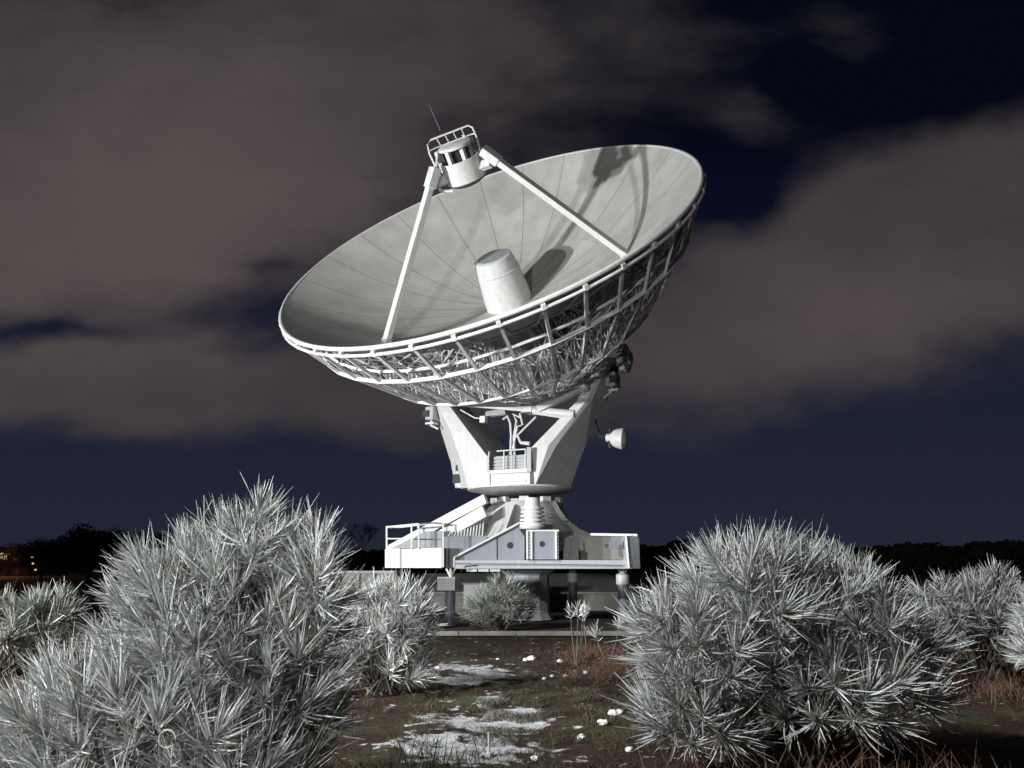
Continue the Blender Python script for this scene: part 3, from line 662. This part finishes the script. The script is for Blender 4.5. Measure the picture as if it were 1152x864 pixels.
shrub('grey_shrub', (4.3, 10.6, 0), [(0,0,1.05,.5,.5,.7,3)], 90, 34, .22, .013, 'dim shrub peeking over the right shoulder of the large rounded shrub', group=g, matl=LEAF2, zmin=.3)
shrub('grey_shrub', (-.3, 3.2, -.35), [(-.8,.9,.2,.3,.3,.25,1)], 10, 20, .1, .006, 'tiny tuft of grey leaves at the foot of the biggest shrub', group=g, matl=LEAF2, nbranch=3, zmin=.1) if False else None
# two saplings in front of the right leg
def sapling(px, py, Yd, h, label, n=4):
    b = P(px, py, Yd); b.z = 0; t = thing('sapling', b, label, 'sapling', 'small leafy saplings by the path'); t['_o'] = (0,0,0)
    Cc, Dd = [], []; m = MB()
    for k in range(n):
        p = np.array([nrg.uniform(-.22,.22), nrg.uniform(-.1,.1), h*nrg.uniform(.65,1)]); Cc.append(p); Dd.append([p[0], p[1], .6]); m.tube([(p[0]*.1,0,0), (p[0]*.7,p[1],p[2]*.55), tuple(p)], [.012,.009,.006], 5)
    V, Fq = tufts(np.array(Cc), np.array(Dd), 30, .17, .013); me = npmesh('foliage', V, Fq, LEAF); o = bpy.data.objects.new('foliage', me); col.objects.link(o); o.parent = t
    m.build('stem', BARK, t); t['_o'] = tuple(b)
sapling(648, 738, 13.5, .95, 'thin sapling with bent stems just left of the small white disc')
sapling(684, 735, 14.0, .62, 'short leafy sapling between the white disc and the right platform leg', 3)
# white ring on a stake
c = P(657, 687, 15.5); t = thing('marker_disc', (c.x, c.y, 0), 'small bright white oval disc on a thin stake beside the saplings', 'marker')
m = MB(); m.tube([c + Vector((math.cos(a)*.055, math.sin(a)*.04, math.sin(a)*.10)) for a in [2*math.pi*i/24 for i in range(24)]], .032, 8, closed=True); m.build('ring', WHITE, t, smooth=True)
m = MB(); m.tube([Vector((c.x+.03,c.y,0)), c+Vector((0,0,-.1))], .012, 6); m.build('stake', BARK, t)
# peg in the path
b = P(550, 851, 7); d = ray(550,851); k = -1.7/d.z; b = Vector((d.x*k, d.y*k, 0))
m = MB(); m.tube([b+Vector((0,0,-.05)), b+Vector((.0,0,.12)), b+Vector((-.004,0,.20))], [.012,.011,.008], 8); m.lathe(b, EZ, [(.035,-.04),(.035,.03),(.02,.04)], 10); o = m.build('peg', TWIG); tag(o, 'short pale wooden peg standing in the pale track at the bottom centre', 'peg')
# cable from the right leg
p0 = P(708,661,22.2); p1 = P(735,666,20.5)
m = MB(); m.tube([p0, p0.lerp(p1,.5)+Vector((0,0,.06)), p1, Vector((p1.x+1.0, 20.2, .02))], .022, 6); o = m.build('cable', WHITE, tel)
# stones
stones = [(690,803,.07),(697,803,.05),(678,813,.075),(654,828,.06),(602,851,.05),(598,741,.10),(591,743,.06),(630,743,.07),(636,756,.05),(621,757,.04),(560,741,.05),(659,753,.05),(492,750,.05),(612,760,.04),(708,845,.05)]
names = ['white stone at the right of a touching pair below the grass patch','small white stone at the left of a pair','round white stone in the grass']
place = ['left stone of the touching white pair on the grass left of the large rounded shrub','right stone of the touching white pair on the grass','round white stone just below and left of the touching pair','white stone lowest but one, halfway between the round stone and the bottom edge','upright white stone nearest the bottom edge right of the pale track','largest white stone at the far end of the path','small white stone touching the left of the largest far one','flat white stone alone on the brown earth below the white disc','small pale stone below the flat lone stone','tiny pale stone left of the saplings, lower of the row','pale pebble at the top end of the track','pale pebble at the foot of the rusty tuft','pale pebble on the left side of the upper track','tiny pale pebble below the far stones','dim stone at the bottom under the large rounded shrub']
for (px, py, r), lb in zip(stones, place):
    r *= .72; d = ray(px, py); k = -1.7/d.z; q = Vector((d.x*k, d.y*k, gz(d.x*k, d.y*k)))
    import bmesh
    bm = bmesh.new(); bmesh.ops.create_icosphere(bm, subdivisions=3, radius=1); sd = rng.random()*50
    for v in bm.verts:
        w = 1+.35*mn.noise(v.co*1.6+Vector((sd,0,0)))+.12*mn.noise(v.co*4+Vector((sd,0,0))); v.co = Vector((v.co.x*r*w*1.1, v.co.y*r*w, v.co.z*r*w*.75))
    me = bpy.data.meshes.new('stone'); bm.to_mesh(me); bm.free(); me.materials.append(STONE); o = bpy.data.objects.new('stone', me); col.objects.link(o); o.location = q+Vector((0,0,r*.25)); tag(o, lb, 'stone', 'white stones on the ground')
# ------------------------------------------------------------------ grass stuff
def gpix(px, py): d = ray(px, py); k = -1.7/d.z; return d.x*k, d.y*k
def blades(name, pts, L, W, matl, label, lean=.5, seg=2):
    n = len(pts); base = np.array([[x, y, gz(x, y)-.005] for x, y in pts]); dr = unit(np.stack([nrg.normal(0,lean,n), nrg.normal(0,lean,n), np.ones(n)], 1))
    Ln = nrg.uniform(.4,1.1,n)*np.asarray(L); wv = unit(np.cross(dr, nrg.normal(size=(n,3)))); bend = np.stack([nrg.normal(0,.3,n), nrg.normal(0,.3,n), -np.abs(nrg.normal(0,.25,n))], 1)
    V = np.zeros((n,6,3)); 
    for k, wp in enumerate((1,.8,.15)):
        f = k/2; p = base + dr*(Ln*f)[:,None] + bend*(Ln*f*f)[:,None]; w = (W*wp/2*nrg.uniform(.7,1.3,n))[:,None]; V[:,2*k] = p-wv*w; V[:,2*k+1] = p+wv*w
    b = (np.arange(n)*6)[:,None]; Fq = np.concatenate([b+np.array([[0,1,3,2]]), b+np.array([[2,3,5,4]])], 0)
    o = bpy.data.objects.new(name, npmesh(name, V.reshape(-1,3), Fq, matl)); col.objects.link(o); return tag(o, label, 'grass', kind='stuff')
def scatter(cx, cy, rx, ry, n, thr=-.1, f=2.5):
    out = []
    while len(out) < n:
        x = cx+nrg.normal()*rx*.6; y = cy+nrg.normal()*ry*.6
        if mn.noise(Vector((x*f, y*f, 5))) > thr: out.append((x, y))
    return out
gx, gy = gpix(650, 800)
blades('grass', scatter(gx, gy, 1.4, 2.0, 16000, 0) + scatter(.2, 11, 2.5, 4, 9000, .05) + scatter(-.7, 6.4, .8, 1.2, 2500, .1), .085, .005, GRASS, 'short olive grass growing in patches beside the pale track')
x1, y1 = gpix(690, 745)
x3, y3 = gpix(930, 858)
x4, y4 = gpix(1110, 760); x5, y5 = gpix(20, 745)
blades('dead_bracken', scatter(x3, y3, .9, .7, 2600, -.5, 1.5), .42, .007, BRACK, 'tangle of rusty dead grass under the right foreground shrub', .4)
blades('dead_bracken', scatter(x1, y1, .8, 2.0, 4200, -.2) + scatter(x1+.2, y1-.5, .4, .7, 2500, -.5), .22, .006, BRACK, 'rusty dead growth beside the saplings at the far end of the path', .6)
blades('dead_bracken', scatter(x4, y4, 1.8, 2.0, 8000, -.3), .40, .007, BRACK, 'rusty dead grass on the right beneath the smaller grey bushes', .4)
blades('dead_bracken', scatter(x5-.6, y5, 1.6, 2.2, 8000, -.3), .42, .008, BRACK, 'brown dry grass patch at the far left edge', .4)
REED = mat('dry_reed', (.24,.145,.09), .8, .3, 2.5, c2=(.12,.065,.04))
blades('dry_reeds', [(2.1+nrg.normal()*.42, 5.25+nrg.normal()*.25) for _ in range(700)] + [(3.1+nrg.normal()*.25, 5.6+nrg.normal()*.2) for _ in range(160)], .62, .007, REED, 'tall rusty dry grass stalks in front of the right foreground shrub', .28)
x6, y6 = gpix(480, 862)
blades('dark_stalks', [(x6+nrg.normal()*.22, y6+nrg.normal()*.15) for _ in range(130)], .42, .007, DSTALK, 'dark grass stalks in front of the pale track at the bottom', .25)
# ------------------------------------------------------------------ TREES
def tree_meshes(seed, nleaf, spreadr, leafs):
    r = np.random.default_rng(seed); cl = []
    for k in range(26):
        q = unit(r.normal(size=3)); cl.append((q*np.array([1,1,.75])*r.uniform(.35,.8), r.uniform(.22,.42)))
    cs = np.array([c for c, _ in cl]); rs = np.array([x for _, x in cl]); i = r.integers(0, 26, nleaf)
    p = cs[i] + unit(r.normal(size=(nleaf,3)))*(rs[i]*r.uniform(.5,1.05,nleaf))[:,None]
    a = unit(r.normal(size=(nleaf,3))); b = unit(np.cross(a, r.normal(size=(nleaf,3)))); s = leafs*r.uniform(.6,1.3,nleaf)[:,None]
    V = np.stack([p-a*s, p-b*s*.5, p+a*s, p+b*s*.5], 1).reshape(-1,3); Fq = np.arange(nleaf*4).reshape(-1,4)
    return npmesh('crown', V, Fq, TREEL), cs
TM = [tree_meshes(s_, 4200, 1, .05) for s_ in (1,2,3)]
def tree(x, y, h, w, label, kind=0, zg=0):
    t = thing('dark_tree', (x, y, zg), label, 'tree', 'dark trees on the horizon at left')
    me, cs = TM[kind]; o = bpy.data.objects.new('crown', me); col.objects.link(o); o.parent = t; o.scale = (w/2, w/2, h*.36); o.location = (0,0,h*.62)
    t['_o'] = (0,0,0); m = MB(); m.tube([(0,0,-.2),(.05*h*.3,0,h*.25),(0,0,h*.6)], [h*.03,h*.024,h*.012], 8)
    for k in range(6): c_ = cs[k]; m.tube([(0,0,h*(.25+.04*k)), (c_[0]*w*.3,c_[1]*w*.3,h*.5), (c_[0]*w/2,c_[1]*w/2,h*.62+c_[2]*h*.36)], [h*.012,h*.008,h*.003], 5)
    m.build('trunk', TRUNK, t); t['_o'] = (x, y, zg)
def tx(px, Yd): return (px-576)/(F*math.cos(TH)+0)*Yd*1.0*math.cos(TH)/1.0/ (math.cos(TH))
TL = [(52,602,60,70,'squat dark tree behind the lit house, leftmost of the clump'),(80,592,34,64,'narrow dark tree second from left in the clump'),(108,583,60,62,'tallest dark tree in the clump left of the biggest shrub'),(135,590,50,66,'dark tree right of the tallest one'),(160,594,60,60,'broad dark tree touching the biggest shrub on its left'),(195,596,70,68,'dark tree hidden mostly by the biggest shrub, left half'),(250,600,80,70,'dark tree hidden mostly by the biggest shrub, right half'),(12,608,50,95,'low dark tree above the lit window at the left edge')]
for i, (px, py, w, Yd, lb) in enumerate(TL):
    p = P(px, py, Yd); tree(p.x, Yd, p.z*1.03, w/F*Yd*1.15, lb, i % 3)
# bare tree above the container
b = P(405, 640, 60); t = thing('bare_tree', (b.x, 60, 0), 'faint leafless tree above the container left of the platform', 'tree'); t['_o'] = (0,0,0)
m = MB(); rr = random.Random(4)
def br_(p, d, L, r, dep):
    q = p + d*L; m.tube([p, q], [r, r*.65], 5, cap=False)
    if dep:
        for _ in range(3): br_(q, (d + Vector((rr.gauss(0,.5), rr.gauss(0,.5), rr.gauss(.12,.3)))).normalized(), L*.72, r*.6, dep-1)
br_(Vector((0,0,-.1)), Vector((0,0,1)), 1.5, .08, 6)
m.build('trunk', TRUNK, t); t['_o'] = (b.x, 60, 0)
# far wood: one mass
def wood(name, x0, x1, Yd, hfun, n, leaf, label, dy=14):
    x = nrg.uniform(x0, x1, n); y = Yd + nrg.uniform(0, dy, n); H = np.array([hfun(a) for a in x])
    z = H*np.sqrt(nrg.uniform(0, 1, n)); p = np.stack([x, y, z], 1)
    a = unit(nrg.normal(size=(n,3))); b = unit(np.cross(a, nrg.normal(size=(n,3)))); s = leaf*nrg.uniform(.5,1.3,n)[:,None]
    V = np.stack([p-a*s, p-b*s*.7, p+a*s, p+b*s*.7], 1).reshape(-1,3)
    o = bpy.data.objects.new(name, npmesh(name, V, np.arange(n*4).reshape(-1,4), TREEL)); col.objects.link(o); tag(o, label, 'wood', kind='stuff')
def hw(base, amp, f):
    def h(x):
        v = base + amp*mn.noise(Vector((x*f, 2, 0))) + amp*.5*mn.noise(Vector((x*f*3.1, 7, 0)))
        return v + amp*.7*abs(math.sin(x*f*2.7+mn.noise(Vector((x*f,0,0)))*4))
    return h
wood('far_wood', 10, 130, 120, hw(2.7, 1.7, .16), 26000, .55, 'continuous black line of far trees along the horizon at right')
wood('far_wood', -130, 14, 130, hw(2.4, 1.2, .15), 22000, .55, 'low black line of far trees along the horizon at left')
# ------------------------------------------------------------------ lit house
hx = P(-30, 625, 100).x; t = thing('lit_house', (hx, 100, 0), 'distant house with a warm lit window band at the far left edge', 'house')
m = MB(); hr = P(24,625,100).x; zt = P(10,621,100).z; zb = P(10,629,100).z
m.prism([(hx-4,100,0),(hr,100,0),(hr,106,0),(hx-4,106,0)], EZ*zt); m.build('wall', HOUSEM, t)
m = MB(); m.prism([(hx-4.4,99.4,zt+.02),(hr+.4,99.4,zt+.02),(hr+.4,106.4,zt+.02),(hx-4.4,106.4,zt+.02)], EZ*.25); m.build('roof', TRUNK, t)
for i in range(4):
    m = MB(); x0 = P(-6+i*6.6,625,100).x; x1 = P(-.8+i*6.6,625,100).x; m.prism([(x0,99.94,zb),(x1,99.94,zb),(x1,99.94,zt-.1),(x0,99.94,zt-.1)], Vector((0,.04,0))); m.build('window', LAMPM, t)
gl = 'small warm garden lamps at the far left'
for px, py, lb in ((36,627,'upper small warm lamp right of the lit house'),(37,634,'middle small warm lamp right of the lit house'),(40,641,'lowest small warm lamp right of the lit house')):
    c = P(px, py, 80); m = MB(); m.lathe(c, EZ, [(.04,-.09),(.10,-.04),(.10,.04),(.04,.09)], 10); t = thing('garden_lamp', (c.x, 80, 0), lb, 'lamp', gl)
    m.build('lamp_head', emis('warm_lamp', (1,.5,.25), 1.0), t); m = MB(); m.tube([(c.x,80,-.1),(c.x,80,c.z-.1)], .03, 6); m.build('post', TRUNK, t)
pd = bpy.data.lights.new('house_glow', 'POINT'); pd.energy = 600; pd.color = (1,.42,.18); pd.shadow_soft_size = .3; po = bpy.data.objects.new('house_glow', pd); po.location = (P(20,600,90).x, 88, 3.2); col.objects.link(po)
# ------------------------------------------------------------------ FLOODLIGHTS AND ADDED FILL
S = C + n_*2.0
for lp, aim, e, sz, sp in (
    (Vector((-20.8,4.3,2.4)), Vector((1.0,20.8,6)), 27500, .3, 66),      # pair of low floodlights left of the scene
    (Vector((-19.2,2.3,2.8)), Vector((1.0,20.8,6)), 12000, .3, 66),
    (Vector((-7.0,-8.0,2.6)), Vector((0,20.5,7)), 6500, .45, 44),        # weak fill behind the viewer, added to lift the dark ribs
    (Vector((-16.2,-3.6,13.8)), Vector((.6,7.8,.6)), 36000, .28, 50)):     # mast light over the scrub
    ld = bpy.data.lights.new('flood_or_fill_light', 'SPOT'); ld.energy = e; ld.color = (.975,.995,1.0); ld.spot_size = math.radians(sp); ld.spot_blend = .35; ld.shadow_soft_size = sz
    lo = bpy.data.objects.new('flood_or_fill_light', ld); col.objects.link(lo); lo.location = lp
    lo.rotation_euler = (aim - lp).to_track_quat('-Z', 'Y').to_euler()
# ------------------------------------------------------------------ SKY
w = bpy.data.worlds.new('World'); scene.world = w; w.use_nodes = True; nt = w.node_tree; N = nt.nodes; L = nt.links; bg = N['Background']
def M(op, a, b=None, c=None, clamp=False):
    n = N.new('ShaderNodeMath'); n.operation = op; n.use_clamp = clamp
    for i, x in enumerate((a, b, c)):
        if x is None: continue
        if isinstance(x, (int, float)): n.inputs[i].default_value = x
        else: L.new(x, n.inputs[i])
    return n.outputs[0]
tc = N.new('ShaderNodeTexCoord'); sp = N.new('ShaderNodeSeparateXYZ'); L.new(tc.outputs['Generated'], sp.inputs[0])
yy = M('MAXIMUM', M('ABSOLUTE', sp.outputs[1]), .15); U = M('DIVIDE', sp.outputs[0], yy); Vv = M('DIVIDE', sp.outputs[2], yy)
def skyn(su, sv, sc, det, rough, seed, dist=0):
    cb = N.new('ShaderNodeCombineXYZ'); L.new(M('MULTIPLY', U, su), cb.inputs[0]); L.new(M('MULTIPLY', Vv, sv), cb.inputs[1]); cb.inputs[2].default_value = seed
    n = N.new('ShaderNodeTexNoise'); n.inputs['Scale'].default_value = sc; n.inputs['Detail'].default_value = det; n.inputs['Roughness'].default_value = rough; n.inputs['Distortion'].default_value = dist; L.new(cb.outputs[0], n.inputs['Vector']); return n.outputs['Fac']
wu = M('ADD', U, M('MULTIPLY', M('SUBTRACT', skyn(1,1.6,3,4,.55,1), .5), .22)); wv = M('ADD', Vv, M('MULTIPLY', M('SUBTRACT', skyn(1,1.6,3,4,.55,9), .5), .16))
def blob(px, py, rx, ry, rot, amp, uu=None, vv=None):
    d = ray(px, py); u0, v0 = d.x/d.y, d.z/d.y; k = 1/(F*math.cos(TH))
    a = M('SUBTRACT', wu, u0); b = M('SUBTRACT', wv, v0); c_, s_ = math.cos(math.radians(rot)), math.sin(math.radians(rot))
    p = M('ADD', M('MULTIPLY', a, c_/(rx*k)), M('MULTIPLY', b, s_/(rx*k))); q = M('ADD', M('MULTIPLY', a, -s_/(ry*k)), M('MULTIPLY', b, c_/(ry*k)))
    return M('MULTIPLY', M('EXPONENT', M('MULTIPLY', M('ADD', M('MULTIPLY', p, p), M('MULTIPLY', q, q)), -1)), amp)
def total(bl):
    t = None
    for b in bl: g = blob(*b); t = g if t is None else M('ADD', t, g)
    return t
cov = total([(150,120,420,210,0,1.3),(450,60,220,150,0,.7),(120,290,300,90,0,.7),(250,440,330,62,-3,1.0),(60,430,160,50,0,.5),(980,310,330,110,18,1.35),(760,400,200,70,10,.7),(1100,230,180,100,20,.7),(850,130,70,30,0,.55),(960,50,110,60,0,.35),(720,60,120,70,0,.45),(440,492,60,14,0,.25),(900,460,50,12,0,.2),
    (60,378,120,18,0,-.7),(270,352,80,26,0,-.45),(300,300,50,16,0,-.45),(180,235,60,16,-10,-.3),(340,10,60,25,0,-.4),(640,90,90,60,20,-.35),(830,215,70,40,0,-.8),(1010,80,190,60,15,-.6),(620,560,900,75,0,-.7)])
fb = skyn(1,1.7,4.5,8,.55,4,.3)
cs = M('ADD', cov, M('MULTIPLY', M('SUBTRACT', fb, .5), 1.35))
mr = N.new('ShaderNodeMapRange'); mr.interpolation_type = 'SMOOTHSTEP'; L.new(cs, mr.inputs['Value']); mr.inputs['From Min'].default_value = -.05; mr.inputs['From Max'].default_value = 1.05; mask = mr.outputs[0]
bright = total([(90,280,300,200,0,1.0),(300,200,250,170,0,.45),(960,360,300,70,12,.65),(850,300,150,90,0,.3),(200,60,300,120,0,.35),(1100,200,200,90,0,.2)])
bn = M('ADD', M('MULTIPLY', bright, .62), M('MULTIPLY', skyn(1,1.8,6,8,.6,14,.4), .55), clamp=True)
cc = N.new('ShaderNodeMix'); cc.data_type = 'RGBA'; L.new(bn, cc.inputs['Factor']); cc.inputs['A'].default_value = lin((43,42,47)); cc.inputs['B'].default_value = lin((86,77,77))
hz = N.new('ShaderNodeMapRange'); L.new(Vv, hz.inputs['Value']); hz.inputs['From Min'].default_value = 0; hz.inputs['From Max'].default_value = .62
bc = N.new('ShaderNodeValToRGB'); L.new(hz.outputs[0], bc.inputs[0]); e = bc.color_ramp.elements; e[0].position = 0; e[0].color = lin((36,39,54)); e[1].position = 1; e[1].color = lin((4,7,20)); q = e.new(.35); q.color = lin((27,32,50)); q = e.new(.7); q.color = lin((11,15,34))
mx = N.new('ShaderNodeMix'); mx.data_type = 'RGBA'; L.new(mask, mx.inputs['Factor']); L.new(bc.outputs[0], mx.inputs['A']); L.new(cc.outputs['Result'], mx.inputs['B'])
L.new(mx.outputs['Result'], bg.inputs['Color']); bg.inputs['Strength'].default_value = 1.0
# ------------------------------------------------------------------ render
for o in bpy.data.objects:
    if '_o' in o: del o['_o']
vs = scene.view_settings; vs.view_transform = 'Standard'; vs.look = 'None'; vs.exposure = 0; vs.gamma = 1
scene.render.engine = 'CYCLES'; scene.render.resolution_x = 1024; scene.render.resolution_y = 768
